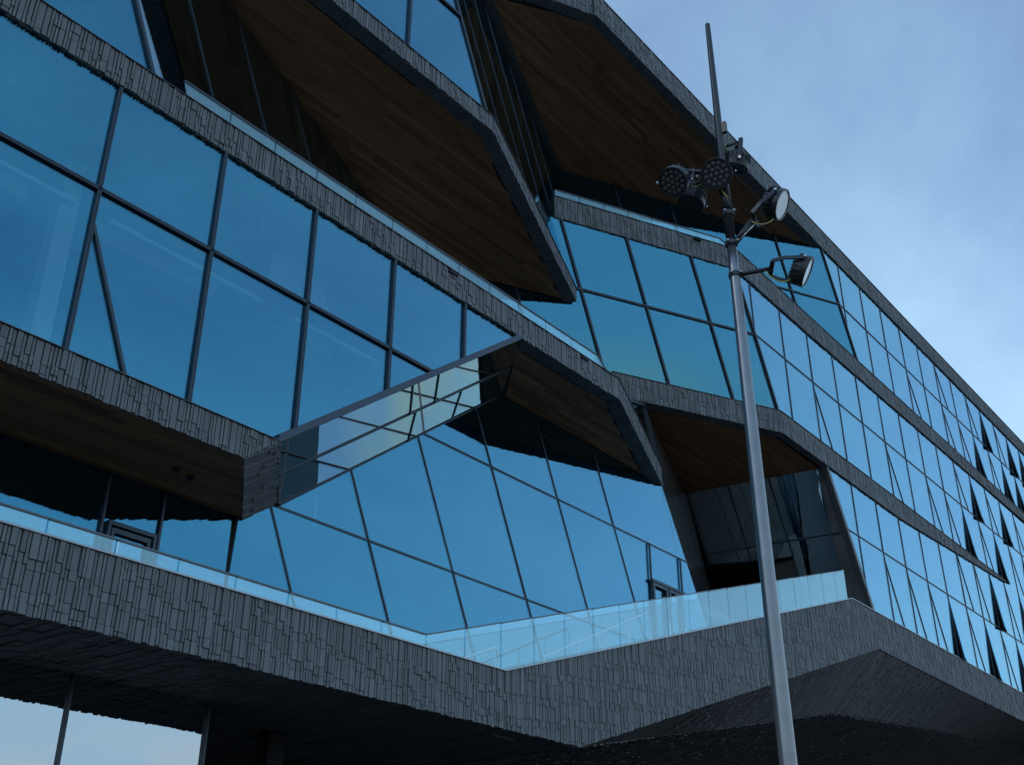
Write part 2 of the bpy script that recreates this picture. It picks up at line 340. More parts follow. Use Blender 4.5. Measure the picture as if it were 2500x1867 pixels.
# ---- wood soffits: boards laid along X
boards_left = {'n': 300}
def soffit(name, poly, z, zup=0.06, wd=0.125, share=60):
    y0 = min(p[1] for p in poly); y1 = max(p[1] for p in poly); x0 = min(p[0] for p in poly); x1 = max(p[0] for p in poly)
    mb = MB(); rnd = random.Random(int(z * 100)); y = y0; bl = []
    while y < y1:
        x = x0 - rnd.random() * 2
        while x < x1:
            ln = rnd.uniform(1.1, 3.4)
            q = clean(clip([(x + .002, y + .003), (x + ln - .002, y + .003), (x + ln - .002, y + wd - .003), (x + .002, y + wd - .003)], poly))
            if len(q) > 2 and area(q) > .002: zq = z + rnd.random() * .004; bl.append((area(q) / ((q[0][0] ** 2 + q[0][1] ** 2 + z * z)), [(p[0], p[1], zq) for p in q], rnd.choice((0, .08, .14, .18, .22, .30)) + rnd.uniform(-.04, .04)))
            x += ln
        y += wd
    bk = MB().prism([(p[0], p[1], z + .024) for p in poly], (0, 0, zup))
    po = part(bk, name, 'dark')
    bl.sort(key=lambda b: -b[0])
    for k_, (_, q, tn) in enumerate(bl):
        if k_ < share and q[0][0] > 3: sub(MB().prism(q, (0, 0, .02), tn, back=False), 'board', 'wood', po)
        else: mb.prism(q, (0, 0, .02), tn, back=False)
    if mb.f: sub(mb, 'board_field', 'wood', po, kind='stuff')
    return po
soffit('box_soffit', [(XL, 12.02), (8.99, 12.02), (10.5, 13.9), (XL, 13.9)], 7.995)
soffit('deck_soffit', [(15.6, 12.3), (18.7, 12.3), (22.75, 13.88), (17.15, 13.88)], 12.80)
soffit('upper_deck_soffit', [(5.25, 12.3), (14.33, 12.3), (20.7, 14.8), (16.8, 16.73)], 17.41)
soffit('notch_soffit', [(23.55, 14.15), (27.3, 12.31), (30.3, 12.31), (29.49, 16.46)], 15.08)
soffit('eaves_soffit', [(16.4, 13.75), (18.65, 12.31), (32.0, 12.31), (23.35, 16.6)], 24.18)
# ---- glazing
def seg_in(conv, p, d):                           # interval of line p+t*d inside a convex polygon
    ar = sum(conv[i][0] * conv[(i + 1) % len(conv)][1] - conv[(i + 1) % len(conv)][0] * conv[i][1] for i in range(len(conv)))
    c = conv if ar > 0 else conv[::-1]; lo, hi = -1e9, 1e9
    for i in range(len(c)):
        a, b = c[i], c[(i + 1) % len(c)]; nx, ny = -(b[1] - a[1]), b[0] - a[0]
        num = nx * (p[0] - a[0]) + ny * (p[1] - a[1]); den = nx * d[0] + ny * d[1]
        if abs(den) < 1e-9:
            if num < 0: return None
        else:
            t = -num / den
            if den > 0: lo = max(lo, t)
            else: hi = min(hi, t)
    return (lo, hi) if hi - lo > .05 else None
def curtain_wall(name, O, a, b, region, us, vs, gl='glass', mw=.05, double=False, diag={}, opened=(), label=None, mdep=.05, back=3.0, backz=0.3, split=None):
    """plane O + u*a + v*b ; region convex polygon in (u, v); panes between us / vs; mullions on their lines"""
    O, a, b = V(O), V(a), V(b); n = a.cross(b).normalized()
    if n.y > 0: n = -n
    if abs(n.y) < .3 and n.x > 0: n = -n
    Q = lambda u, v, d=0.0: O + a * u + b * v + n * d
    nh = V((n.x, n.y, 0)).normalized(); H = lambda u, v, d: O + a * u + b * v + nh * d
    po = empty(name); po.parent = B; po.matrix_parent_inverse = BI
    if label: po['label'] = label
    us = sorted(us); vs = sorted(vs); lo = min(p[0] for p in region) - 5; hi = max(p[0] for p in region) + 5; vl = min(p[1] for p in region) - 5; vh = max(p[1] for p in region) + 5
    ue = [lo] + us + [hi]; ve = [vl] + vs + [vh]
    for i in range(len(ue) - 1):
        for j in range(len(ve) - 1):
            c = [(ue[i], ve[j]), (ue[i + 1], ve[j]), (ue[i + 1], ve[j + 1]), (ue[i], ve[j + 1])]
            q = clean(clip(c, region))
            if len(q) < 3 or area(q) < .01: continue
            key = (round(ue[i], 2), j)
            if key in diag:
                dw = diag[key]; v0 = min(p[1] for p in q); v1 = max(p[1] for p in q); u0 = ue[i]
                tri = [(u0, v0), (u0 + dw, v0), (u0, v1 - .22)]
                rest_p = [(u0 + dw, v0), (ue[i + 1], v0), (ue[i + 1], v1), (u0, v1), (u0, v1 - .22)]
                sub(MB().prism([Q(*p) for p in rest_p], -n * .016), 'pane', gl, po)
                T, B1, B2 = Q(u0, v1 - .22), Q(u0 + .02, v0 + .02), Q(u0 + dw, v0 + .02)
                if key in opened:
                    ax = (B2 - T).normalized(); ang = R(12.5)
                    r1 = Matrix.Rotation(ang, 4, ax); c1 = T + r1 @ (B1 - T)
                    if (c1 - B1).dot(n) < 0: c1 = T + Matrix.Rotation(-ang, 4, ax) @ (B1 - T)
                    nn = (c1 - T).cross(B2 - T).normalized()
                    if nn.dot(n) < 0: nn = -nn
                    so = sub(MB().prism([T + nn * .01, c1 + nn * .01, B2 + nn * .01], -nn * .05), 'open_sash', 'sash', po)
                    sub(MB().prism([T + nn * .030, c1 + nn * .030, B2 + nn * .030], -nn * .016), 'pane', gl, po)
                    cav = MB()
                    for p0, p1 in ((Q(u0, v0), Q(u0, v1 - .22)), (Q(u0, v0), Q(u0 + dw, v0)), (Q(u0 + dw, v0), Q(u0, v1 - .22))):
                        cav.quad(p0, p1, p1 - n * .35, p0 - n * .35)
                    cav.quad(Q(u0, v0, -.35), Q(u0 + dw, v0, -.35), Q(u0, v1 - .22, -.35)); sub(cav, 'vent_dark_pocket', 'sash', po)  # black pocket painted as the unlit interior behind the vent
                else:
                    sub(MB().prism([Q(*p) for p in tri], -n * .016), 'pane', gl, po)
                    dv = (Q(u0 + dw, v0) - Q(u0, v1 - .22)); wv = dv.cross(n).normalized() * .014
                    sub(MB().bar(Q(u0, v1 - .22, -.02), Q(u0 + dw, v0, -.02), wv, n * .04), 'sash_bar', 'mullion', po)
                continue
            uc = sum(p[0] for p in q) / len(q); vc = sum(p[1] for p in q) / len(q); ta, tb = random.uniform(-.002, .002), random.uniform(-.002, .002)   # panes never sit perfectly true
            sub(MB().prism([Q(p[0], p[1], (p[0] - uc) * ta + (p[1] - vc) * tb) for p in q], -n * .016), 'pane', gl, po)
    def bars(nm, p, d):
        s = seg_in(region, p, d)
        if not s: return
        p0 = (p[0] + d[0] * s[0], p[1] + d[1] * s[0]); p1 = (p[0] + d[0] * s[1], p[1] + d[1] * s[1])
        A, C = Q(*p0), Q(*p1); wv = (C - A).cross(n).normalized()
        mb = MB()
        if double:
            for sg in (-1, 1): mb.bar(A + wv * sg * mw * .36 - n * .06, C + wv * sg * mw * .36 - n * .06, wv * mw * .27, n * (.06 + mdep))
            mb.bar(A - n * .06, C - n * .06, wv * mw * .12, n * (.06 + mdep * .3))
        else: mb.bar(A - n * .05, C - n * .05, wv * mw * .5, n * (.05 + mdep))
        sub(mb, nm, 'mullion', po)
    for u in us: bars('mullion', (u, 0), (0, 1))
    for v in vs: bars('transom', (0, v), (1, 0))
    if back:
        cb = [(p[0], p[1]) for p in region]
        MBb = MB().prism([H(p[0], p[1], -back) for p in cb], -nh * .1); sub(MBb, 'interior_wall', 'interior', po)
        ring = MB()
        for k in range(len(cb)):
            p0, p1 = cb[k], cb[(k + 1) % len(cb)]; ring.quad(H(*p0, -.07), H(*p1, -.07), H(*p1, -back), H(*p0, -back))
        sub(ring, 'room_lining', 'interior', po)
    return po
Z = V((0, 0, 1))
# big box window, cut off by the slanting frame
box_region = [(XL, 8.45), (9.56, 8.45), (15.36, 12.86), (15.2, 12.86), (XL, 12.86)]
bus = [4.22 - 1.876 * k for k in range(4, 0, -1)] + [4.22, 6.10, 7.97, 9.85, 11.72, 13.62]
curtain_wall('box_window', (0, 12.03, 0), FX, Z, [(XL, 8.45), (9.56, 8.45), (15.30, 12.815), (XL, 12.815)], bus, [10.97], double=True, mw=.044, back=4.5)
# slanted frame along the cut
part(MB().prism([(9.53, 11.95, 8.42), (15.33, 11.95, 12.78), (15.22, 11.95, 12.82), (9.53, 11.95, 8.56)], (0, .12, 0)), 'slanted_frame', 'frame')
# small diagonal bar in the box window
part(MB().bar((6.12, 11.99, 10.40), (6.96, 11.99, 8.47), (.022, 0, .008), (0, .05, 0)), 'diagonal_bar', 'mullion')
# underside facet of mirror glass between the cut and the recessed wall
fA, fB, fC, fD = V((9.56, 12.0, 8.43)), V((15.40, 12.0, 12.82)), V((16.97, 13.88, 12.757)), V((11.2, 13.88, 8.42))
def fpt(s, t): return fA.lerp(fB, s).lerp(fD.lerp(fC, s), t)
fo = empty('underside_glazing'); fo.parent = B; fo.matrix_parent_inverse = BI
fn = (fB - fA).cross(fD - fA).normalized()
if fn.z > 0: fn = -fn
S1 = [0.0, .16, .47, .58, .70, 1.0]; S2 = [0.0, .30, .515, .73, 1.0]
def facet(s0, s1, t0, t1, k0=0, k1=0): 
    sub(MB().prism([fpt(s0, t0), fpt(s1, t0), fpt(s1 + k1, t1), fpt(s0 + k0, t1)], -fn * .016), 'pane', 'glass_facet', fo)
TM = .47
for i in range(len(S1) - 1): facet(S1[i], S1[i + 1], 0, TM)
for i in range(len(S2) - 1): facet(S2[i], S2[i + 1], TM, 1)
def fbar(s0, t0, s1, t1, w=.014):
    p, q = fpt(s0, t0), fpt(s1, t1); wv = (q - p).cross(fn).normalized() * w
    sub(MB().bar(p - fn * .03, q - fn * .03, wv, fn * .05), 'mullion', 'mullion', fo)
fbar(0, TM, 1, TM, .022); fbar(.47, 0, .49, TM); fbar(.58, 0, .60, TM); fbar(.515, TM, .515, 1); fbar(.73, TM, .73, 1); fbar(0, .985, 1, .985, .02)  # all but the last bar draw reflections of the recessed window's mullions
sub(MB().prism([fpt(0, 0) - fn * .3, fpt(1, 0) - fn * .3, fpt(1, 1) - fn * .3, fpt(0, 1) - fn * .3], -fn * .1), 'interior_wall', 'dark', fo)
# tiled end of the box floor
ec = MB(); rnd = random.Random(3)
e0, e1, e2, e3 = V((8.97, 12.0, 8.0)), V((9.60, 12.0, 8.46)), V((11.14, 13.88, 8.44)), V((10.50, 13.9, 7.99))
en = (e1 - e0).cross(e3 - e0).normalized()
if en.z > 0: en = -en
ep = lambda s, t: e0.lerp(e1, s).lerp(e3.lerp(e2, s), t)
eo = part(MB().prism([ep(0, 0), ep(1, 0), ep(1, 1), ep(0, 1)], -en * .06), 'box_end', 'body')
s_ = 0; t_ = 0.0
while t_ < 1:
    te = min(1, t_ + rnd.choice((.022, .03, .045))); s_ = 0.0
    while s_ < 1:
        se = min(1, s_ + rnd.choice((.28, .4, .55))); d = rnd.choice((.012, .024, .036))
        sub(MB().prism([ep(s_ + .006, t_ + .003) + en * d, ep(se - .006, t_ + .003) + en * d, ep(se - .006, te - .003) + en * d, ep(s_ + .006, te - .003) + en * d], -en * d, rnd.uniform(.85, 1.15)), 'end_tile', 'tile', eo); s_ = se
    t_ = te
# recessed wall under the box and the deck: slanting mullions
ku = .455
O13 = V((0, 13.9, 0)); bm = V((-ku, 0, 1))
def uu(x, z): return x + ku * z                   # u coordinate of a point on a slanted wall based at Z=0
mreg = [(uu(10.05, 5.3), 5.3), (uu(26.9, 5.3), 5.3), (uu(26.9, 5.3), 5.3), (uu(23.66, 12.79), 12.79), (uu(17.08, 12.79), 12.79), (uu(11.1, 8.42), 8.42)]
m_us = [uu(13.93, 7.05) + 2.105 * k for k in range(-1, 5)]
m_us = [uu(11.64, 7.1), uu(13.93, 7.05), uu(16.03, 7.44), uu(18.01, 8.15), uu(20.1, 8.69), uu(22.0, 9.45)]
curtain_wall('recessed_window', O13, FX, bm, [(uu(10.3, 5.3), 5.3), (uu(15.5, 5.3), 5.3), (uu(25.75, 8.95), 8.95), (uu(23.66, 12.79), 12.79), (uu(17.08, 12.79), 12.79), (uu(10.45, 8.0), 8.0)], m_us, [8.41, 10.99], mw=.036, mdep=.015, back=3.0)
# terrace door in that wall
td = empty('terrace_door'); td.parent = B; td.matrix_parent_inverse = BI
for x0, x1 in ((22.82, 23.50), (23.56, 24.24)):
    f = MB()
    f.aabox(x0, x0 + .07, 13.82, 13.88, 7.75, 10.0); f.aabox(x1 - .07, x1, 13.82, 13.88, 7.75, 10.0); f.aabox(x0 + .07, x1 - .07, 13.82, 13.88, 9.92, 10.0); f.aabox(x0 + .07, x1 - .07, 13.82, 13.88, 7.75, 7.9)
    sub(f, 'door_leaf_frame', 'frame', td)
    sub(MB().tube([(x1 - .1, 13.78, 8.6), (x1 - .1, 13.78, 9.1)], .012), 'handle', 'steel', td)
sub(MB().aabox(22.76, 24.30, 13.80, 13.88, 10.0, 10.07).aabox(22.78, 22.82, 13.84, 13.88, 7.75, 10.98).aabox(24.24, 24.28, 13.84, 13.88, 7.75, 10.98), 'door_frame', 'mullion', td)
# lower terrace wall (left, below the box)
lw_ = curtain_wall('terrace_window', (0, 13.91, 0), FX, Z, [(XL, 5.3), (10.33, 5.3), (10.33, 7.99), (XL, 7.99)], [0.4, 2.3, 4.2, 6.3, 8.10, 9.05], [], mw=.04, back=3.0)
ld = empty('terrace_door'); ld.parent = B; ld.matrix_parent_inverse = BI
sub(MB().aabox(8.18, 8.23, 13.83, 13.90, 5.3, 7.28).aabox(8.94, 8.99, 13.83, 13.90, 5.3, 7.28).aabox(8.23, 8.94, 13.83, 13.90, 7.22, 7.28), 'door_frame', 'mullion', ld)
sub(MB().aabox(8.26, 8.31, 13.85, 13.89, 5.32, 7.19).aabox(8.86, 8.91, 13.85, 13.89, 5.32, 7.19).aabox(8.31, 8.86, 13.85, 13.89, 7.12, 7.19), 'door_leaf_frame', 'mullion', ld)
sub(MB().tube([(8.33, 13.76, 6.3), (8.33, 13.76, 7.0)], .014), 'handle', 'steel', ld)
# upper left: window above the deck, then the wall that runs back into the notch
curtain_wall('upper_window', (0, 12.03, 0), FX, Z, [(XL, 13.3), (6.53, 13.3), (4.66, 17.4), (XL, 17.4)], [-3, -1.1, .8, 2.7, 4.5], [15.4], double=True, mw=.058)
kd = .455
def wall_e3(name, p0, length, z0, z1, us, gl, back=2.5, sl=.392):
    return curtain_wall(name, p0, V((1, sl, 0)).normalized(), V((-kd, 0, 1)), [(0, z0 - p0[2]), (length, z0 - p0[2]), (length, z1 - p0[2]), (0, z1 - p0[2])], us, [], gl=gl, mw=.03, mdep=.012, back=back)
wall_e3('notch_wall', (6.55, 12.02, 13.3), 13.2, 13.3, 17.41, [2.2, 4.4, 6.6, 8.8, 11.0], 'glass_dark', sl=.378)
part(MB().bar((6.56, 11.98, 13.3), (4.69, 11.98, 17.4), (.03, 0, 0), (0, .09, 0)), 'corner_mullion', 'mullion')
wall_e3('notch_wall', (14.22, 12.05, 17.79), 13.2, 17.79, 24.17, [1.6, 3.6, 5.6, 7.6, 9.6], 'glass_dark')
part(MB().bar((14.2, 11.99, 17.79), (11.37, 11.99, 24.17), (.03, 0, 0), (0, .09, 0)), 'corner_mullion', 'mullion')
curtain_wall('upper_window', (0, 12.03, 0), FX, Z, [(XL, 17.79), (14.18, 17.79), (11.35, 24.17), (XL, 24.17)], [-1.38, .49, 2.37, 4.24, 6.12, 8.0, 9.87, 11.74], [19.88], double=True, mw=.046)
# notch windows facing the street at an angle (direction E2), mullions slanting
bA = V((-.455, 0, 1))
GA0 = V((25.45, 12.0, 19.67)); aA = V((-1, .49, 0)).normalized(); kL = 1 / aA.x
regA = [(0, 0), (11.5, 0), (11.5, -6.37), (0, -6.37)]
curtain_wall('notch_window', GA0 + V((.03, .03, 0)), aA, bA, [(0, .0), (11.3, .0), (11.3, -3.93), (0, -3.93)], [1.55, 3.67, 5.72, 7.8, 9.8], [-1.83], double=True, mw=.046, back=2.6)
curtain_wall('notch_window', GA0 + V((.03, .03, 0)), aA, bA, [(4.78, -3.93), (11.3, -3.93), (11.3, -6.37), (4.82, -6.37)], [5.72, 7.8, 9.8], [], double=True, mw=.046, back=2.6)
part(MB().bar((25.42, 11.985, 19.67), (27.22, 11.985, 15.75), (.035, 0, 0), (0, .1, 0)), 'corner_mullion', 'mullion')
curtain_wall('notch_window', (32.52, 12.03, 24.17), aA, V((-.49, 0, 1)), [(0, 0), (10.4, 0), (10.4, -4.4), (0, -4.4)], [2.06, 4.2, 6.3, 8.4], [-1.87], mw=.045, back=2.6)
part(MB().bar((32.5, 11.985, 24.17), (34.37, 11.985, 20.35), (.035, 0, 0), (0, .1, 0)), 'corner_mullion', 'mullion')
# side wall of the lower notch: triangular pane at the tip, grey cladding behind it
wB = lambda d, z: V((23.24 + (d - 14.06) / .384 - .36 * (z - 15.07), d, z))
wo = part(MB().prism([wB(13.9, 12.79), wB(14.15, 15.07), wB(16.46, 15.07), wB(16.46, 9.2), wB(13.92, 8.9)], V((-.03, .12, 0))), 'notch_side_wall', 'clad')
dd_ = [13.93, 14.5, 15.1, 15.75, 16.44]
for i in range(4):
    a_, b_ = dd_[i] + .008, dd_[i + 1] - .008; off = V((.36, -.93, .13)).normalized()
    for z0_, z1_ in ((9.25, 12.1), (12.12, 15.05)): sub(MB().prism([wB(a_, z0_) + off * .02, wB(b_, z0_) + off * .02, wB(b_, z1_) + off * .02, wB(a_, z1_) + off * .02], -off * .018), 'cladding_panel', 'panel', wo)
tp = [V((19.2, 12.12, 13.2)), V((23.2, 14.0, 15.06)), V((24.05, 13.98, 12.85)), V((19.3, 12.12, 12.9))]
tr_ = [wB(12.25, 13.1), wB(14.1, 15.06), wB(14.1, 12.9), wB(12.25, 12.86)]
sub(MB().prism(tr_, V((-.02, .05, 0))), 'pane', 'glass', wo)
sub(MB().bar(tr_[0], tr_[1], (0, 0, .035), V((.03, -.06, 0))).bar(tr_[1], tr_[2], (.03, .012, 0), V((.03, -.06, 0))), 'pane_frame', 'frame', wo)
# leaning glass end wall of the lower notch
gA = V((30.33, 12.06, 15.07)); ga = V((-.185, .983, 0)).normalized(); gb = V((-.51, 0, 1))
gw = curtain_wall('leaning_end_window', gA, ga, gb, [(0, 0), (4.5, 0), (4.5, -2.2), (1.85, -2.2), (0, -2.2)], [1.8, 3.1], [-1.78], gl='glass_lean', mw=.05, back=1.6)
curtain_wall('leaning_end_window', gA, ga, gb, [(0, -2.2), (1.8, -2.2), (1.8, -4.6), (0, -4.6)], [], [], gl='glass_lean', mw=.05, back=1.6)
part(MB().bar(gA + V((-.06, -.05, 0)), gA + V((.51 * 4.03 - .06, -.05, -4.03)), (.09, 0, 0), (0, .14, 0)), 'corner_mullion', 'clad')
part(MB().quad((31.2, 13.9, 12.86), (30.3, 16.5, 12.86), (34, 17.4, 12.86), (35, 13.9, 12.86)), 'doorway_ceiling', 'dark')  # a wood ceiling, its deep shade put into a near-black colour
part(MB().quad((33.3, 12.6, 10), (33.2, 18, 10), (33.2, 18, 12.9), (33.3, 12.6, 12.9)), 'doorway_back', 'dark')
# right wing: three storeys in one plane
ru = [26.27 + 1.9 * k for k in range(19)]
def near(xs, row): return {(round(min(ru, key=lambda q: abs(q - x)), 2), row): .86 for x in xs}
def wing(name, reg, tr, lo_c, lo_o, up_c, up_o):
    d = near(lo_c + lo_o, 0); d.update(near(up_c + up_o, 1)); op = set(near(lo_o, 0)) | set(near(up_o, 1))
    return curtain_wall(name, (0, 12.02, 0), FX, Z, reg, ru, [tr], diag=d, opened=op, mw=.034, mdep=.02, back=2.8)
wing('wing_window', [(32.22, 11.05), (XR, 11.05), (XR, 15.76), (48.5, 15.76), (29.85, 15.76)][:0] or [(32.25, 11.05), (XR, 11.05), (XR, 15.75), (29.95, 15.75)], 13.34, [33.87, 35.77, 37.67, 41.47, 45.27, 49.07], [39.57, 43.37, 47.17, 50.97], [41.47, 43.37, 47.17], [45.27, 49.07])
wing('wing_window', [(27.2, 15.75), (XR, 15.75), (XR, 19.75), (25.37, 19.75)], 17.85, [30.07, 35.77, 39.57, 41.47, 45.27, 49.07], [43.37, 47.17, 50.97], [43.37, 47.17, 50.97], [45.27, 49.07])
wing('wing_window', [(34.35, 20.35), (XR, 20.35), (XR, 24.3), (32.42, 24.3)], 22.31, [39.57, 43.37, 45.27, 49.07], [47.17, 50.97, 52.87], [43.37, 47.17, 50.97], [49.07, 52.87, 54.77])
# ---- slabs, roof and core
def slab(name, poly, z0, z1): part(MB().prism([(x, y, z0) for x, y in poly], (0, 0, z1 - z0)), name, 'slab')
slab('roof_slab', [(15.2, 14.05), (18.65, 12.33), (XR, 12.33), (XR, 30), (XL, 30), (XL, 12.2), (11.2, 12.2)], 24.27, 24.9)
slab('floor_slab', [(XL, 12.34), (14.3, 12.34), (21.0, 14.98), (16.9, 17.0), (16.9, 28), (XL, 28)], 17.5, 17.74)
slab('floor_slab', [(XL, 12.34), (18.7, 12.34), (23.6, 14.2), (23.6, 28), (XL, 28)], 12.9, 13.25)
slab('floor_slab', [(XL, 12.34), (9.2, 12.34), (10.7, 13.87), (10.7, 16.8), (XL, 16.8)], 8.1, 8.4)
slab('floor_slab', [(23.75, 14.3), (27.3, 12.34), (XR, 12.34), (XR, 28), (23.75, 28)], 15.18, 15.7)
slab('floor_slab', [(20.6, 14.8), (25.5, 12.34), (XR, 12.34), (XR, 28), (20.6, 28)], 19.77, 20.3)
slab('floor_slab', [(32.3, 12.34), (XR, 12.34), (XR, 28), (32.3, 28)], 10.1, 10.98)
# terraces and the stair between them
slab('terrace', [(XL, 12.34), (15.0, 12.34), (15.0, 13.88), (XL, 13.88)], 5.17, 5.3)
st = MB()
for k in range(28):
    x = 15.0 + k * .55; st.aabox(x, x + .55, 12.36, 13.86, 5.1 + k * .165, 5.3 + (k + 1) * .165)
part(st, 'terrace_stair', 'slab')
slab('terrace', [(30.4, 12.36), (33, 12.36), (33, 17), (25.5, 17), (25.5, 13.9), (30.4, 13.9)], 9.8, 10.0)
# ---- ground floor and tiled undersides
def tile_patch(mb, P4, nu, nv, seed, dmin=.004, dmax=.03, big=False):
    r = random.Random(seed); A, Bq, C, D = [V(p) for p in P4]
    pt = lambda s, t: A.lerp(Bq, s).lerp(D.lerp(C, s), t)
    n = (Bq - A).cross(D - A).normalized()
    if n.z > 0: n = -n
    s = 0.0
    while s < 1 - 1e-6:
        se = min(1, s + r.choice((.7, .8, 1, 1.3, 1.6)) / nu); t = 0.0; first = r.random() / nv
        while t < 1 - 1e-6:
            te = min(1, t + (first if t == 0 else r.choice((.7, 1, 1.3)) / nv)); d = r.uniform(dmin, dmax)
            if te - t > .1 / nv:
                g = .10 / nu; h = .03 / nv
                mb.prism([pt(s + g, t + h) + n * d, pt(se - g, t + h) + n * d, pt(se - g, te - h) + n * d, pt(s + g, te - h) + n * d], -n * d, r.uniform(.85, 1.12), back=False)
            t = te
        s = se
    return n
def underside(name, quads, seed):
    bk = MB(); tl = MB()
    for i, (q, nu, nv) in enumerate(quads):
        n = tile_patch(tl, q, nu, nv, seed + i)
        A, Bq, C, D = [V(p) + V((0, 0, .006)) for p in q]; pt = lambda a, b: A.lerp(Bq, a).lerp(D.lerp(C, a), b)
        for gi in range(12):
            for gj in range(6): bk.quad(pt(gi / 12, gj / 6), pt((gi + 1) / 12, gj / 6), pt((gi + 1) / 12, (gj + 1) / 6), pt(gi / 12, (gj + 1) / 6))
    po = part(bk, name, 'body'); sub(tl, 'tile_field', 'tile', po, kind='stuff')
fold = [(16.95, 12.0, 5.15), (22, 13.5, 6.2), (27.8, 13.5, 7.4), (31.6, 13.5, 8.2), (39, 13.5, 8.88), (50.9, 13.5, 9.85), (XR, 13.5, 9.9)]
front = [(16.95, 12.0, 5.15), (22, 12.0, b1b(22)), (27.8, 12.0, b1b(27.8)), (32.08, 12.0, 9.92), (39, 12.0, 9.92), (50.9, 12.0, 9.92), (XR, 12.0, 9.92)]
backl = [(16.95, 22, 5.15), (22, 22, 5.3), (27.8, 22, 5.8), (31.6, 22, 6.3), (39, 22, 6.9), (50.9, 22, 7.5), (XR, 22, 7.5)]
cnt = lambda p, q, w: max(2, int((V(q) - V(p)).length / w))
underside('sloping_underside', [((front[i], front[i + 1], fold[i + 1], fold[i]), cnt(front[i], front[i + 1], .10), 4) for i in range(6)], 11)
underside('deck_underside', [((fold[i], fold[i + 1], backl[i + 1], backl[i]), cnt(fold[i], fold[i + 1], .16), 14) for i in range(6)], 31)
underside('deck_underside', [(((10.47, 12.0, 5.16), (16.95, 12.0, 5.16), (16.95, 22, 5.16), (10.47, 22, 5.16)), 60, 16), (((XL, 12.0, 5.16), (10.47, 12.0, 5.16), (10.47, 14.08, 5.16), (XL, 14.08, 5.16)), 130, 6)], 51)
curtain_wall('ground_floor_window', (0, 14.08, 0), FX, Z, [(XL, 0.02), (10.46, 0.02), (10.46, 5.16), (XL, 5.16)], [-3.2, -.93, 1.35, 3.63, 5.91, 8.19, 10.44], [], gl='glass_ground', mw=.035, back=4.0)
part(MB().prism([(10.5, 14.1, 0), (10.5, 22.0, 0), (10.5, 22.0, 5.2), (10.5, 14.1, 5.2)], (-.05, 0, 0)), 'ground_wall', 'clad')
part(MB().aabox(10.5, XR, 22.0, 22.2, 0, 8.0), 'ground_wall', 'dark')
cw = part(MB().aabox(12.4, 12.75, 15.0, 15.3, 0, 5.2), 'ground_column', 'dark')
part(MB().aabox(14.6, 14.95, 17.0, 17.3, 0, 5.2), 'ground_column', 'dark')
# building ends and back (closed volume)
part(MB().aabox(XL - .3, XL - .02, 12.05, 30, 0, 24.9), 'end_wall', 'clad')
part(MB().aabox(XR + .02, XR + .3, 12.0, 30, 0, 24.9), 'end_wall', 'clad')
part(MB().aabox(XL - .3, XR + .3, 30.0, 30.3, 0, 24.9), 'back_wall', 'clad')
# ---- things seen dimly through the box window
part(MB().aabox(6.55, 6.85, 14.0, 14.3, 8.45, 12.8), 'interior_column', 'inner_white')
part(MB().aabox(10.1, 11.5, 13.4, 13.45, 12.0, 12.75), 'window_blind', 'inner_white')
for x0, x1 in ((3.0, 6.6), (7.2, 10.2), (10.9, 13.0)):
    part(MB().aabox(x0, x1, 13.6, 13.72, 11.75, 11.83), 'light_fitting', 'inner_white')
    part(MB().aabox(x0 + .2, x1 - .3, 14.6, 15.2, 12.1, 12.4), 'duct', 'inner_white')
for k in range(6):
    part(MB().aabox(2.6 + 2.2 * k, 2.72 + 2.2 * k, 12.6, 16.3, 12.25, 12.6), 'ceiling_beam', 'slab')
for x in (5.2, 8.8, 10.9):
    part(MB().aabox(x, x + 1.5, 14.2, 14.9, 9.15, 9.19).aabox(x + .05, x + .1, 14.25, 14.85, 8.45, 9.15).aabox(x + 1.4, x + 1.45, 14.25, 14.85, 8.45, 9.15), 'office_desk', 'inner_white')
# soffit fittings and deck scuppers
for x, y in ((8.62, 13.05), (8.92, 13.12)):
    part(MB().tube([(x, y, 7.99), (x, y, 7.95)], .06, 14), 'soffit_lamp', 'black_metal')
for x, z0 in ((13.1, 13.2), (17.35, 13.2)):
    part(MB().aabox(x, x + .22, 11.93, 12.0, z0, z0 + .07), 'scupper', 'dark')
part(MB().box(V((24.25, 12.53, 20.27)), E2 * .11, N2 * .06, (0, 0, .04)), 'scupper', 'dark')
# ------------------------------------------------------------------ glass balustrades
def balustrade(name, label, panels, cap=True, n=FN):
    e = empty(name, panels[0][0]); tag(e, label, 'balustrade', 'glass balustrades'); inv = Matrix.Translation(-V(panels[0][0]))
    for q in panels:
        g = MB().prism(q, -V(n) * .016).build('glass_panel', 'rail_glass'); g.parent = e; g.matrix_parent_inverse = inv
        if cap:
            a, b = V(q[3]), V(q[2])
            c = MB().bar(a + V(n) * .012, b + V(n) * .012, (0, 0, .012), -V(n) * .04).build('rail_cap', 'rail_cap'); c.parent = e; c.matrix_parent_inverse = inv
    return e
g_ = .011; Yb = 12.05; f_ = Yb / 12
zz = lambda z: 1.6 + (z - 1.6) * f_
pl_ = []; xs = [6.32 + .925 * k for k in range(-13, 8)]
for i in range(len(xs) - 1):
    x0, x1 = xs[i] * f_ + g_, (12.87 if xs[i + 1] > 12.5 else xs[i + 1]) * f_ - g_
    if x1 > x0 + .1: pl_.append([(x0, Yb, 5.9), (x1, Yb, 5.9), (x1, Yb, zz(6.31)), (x0, Yb, zz(6.31))])
zs = lambda x: 6.31 + (x - 12.87) * .3166
x = 12.87
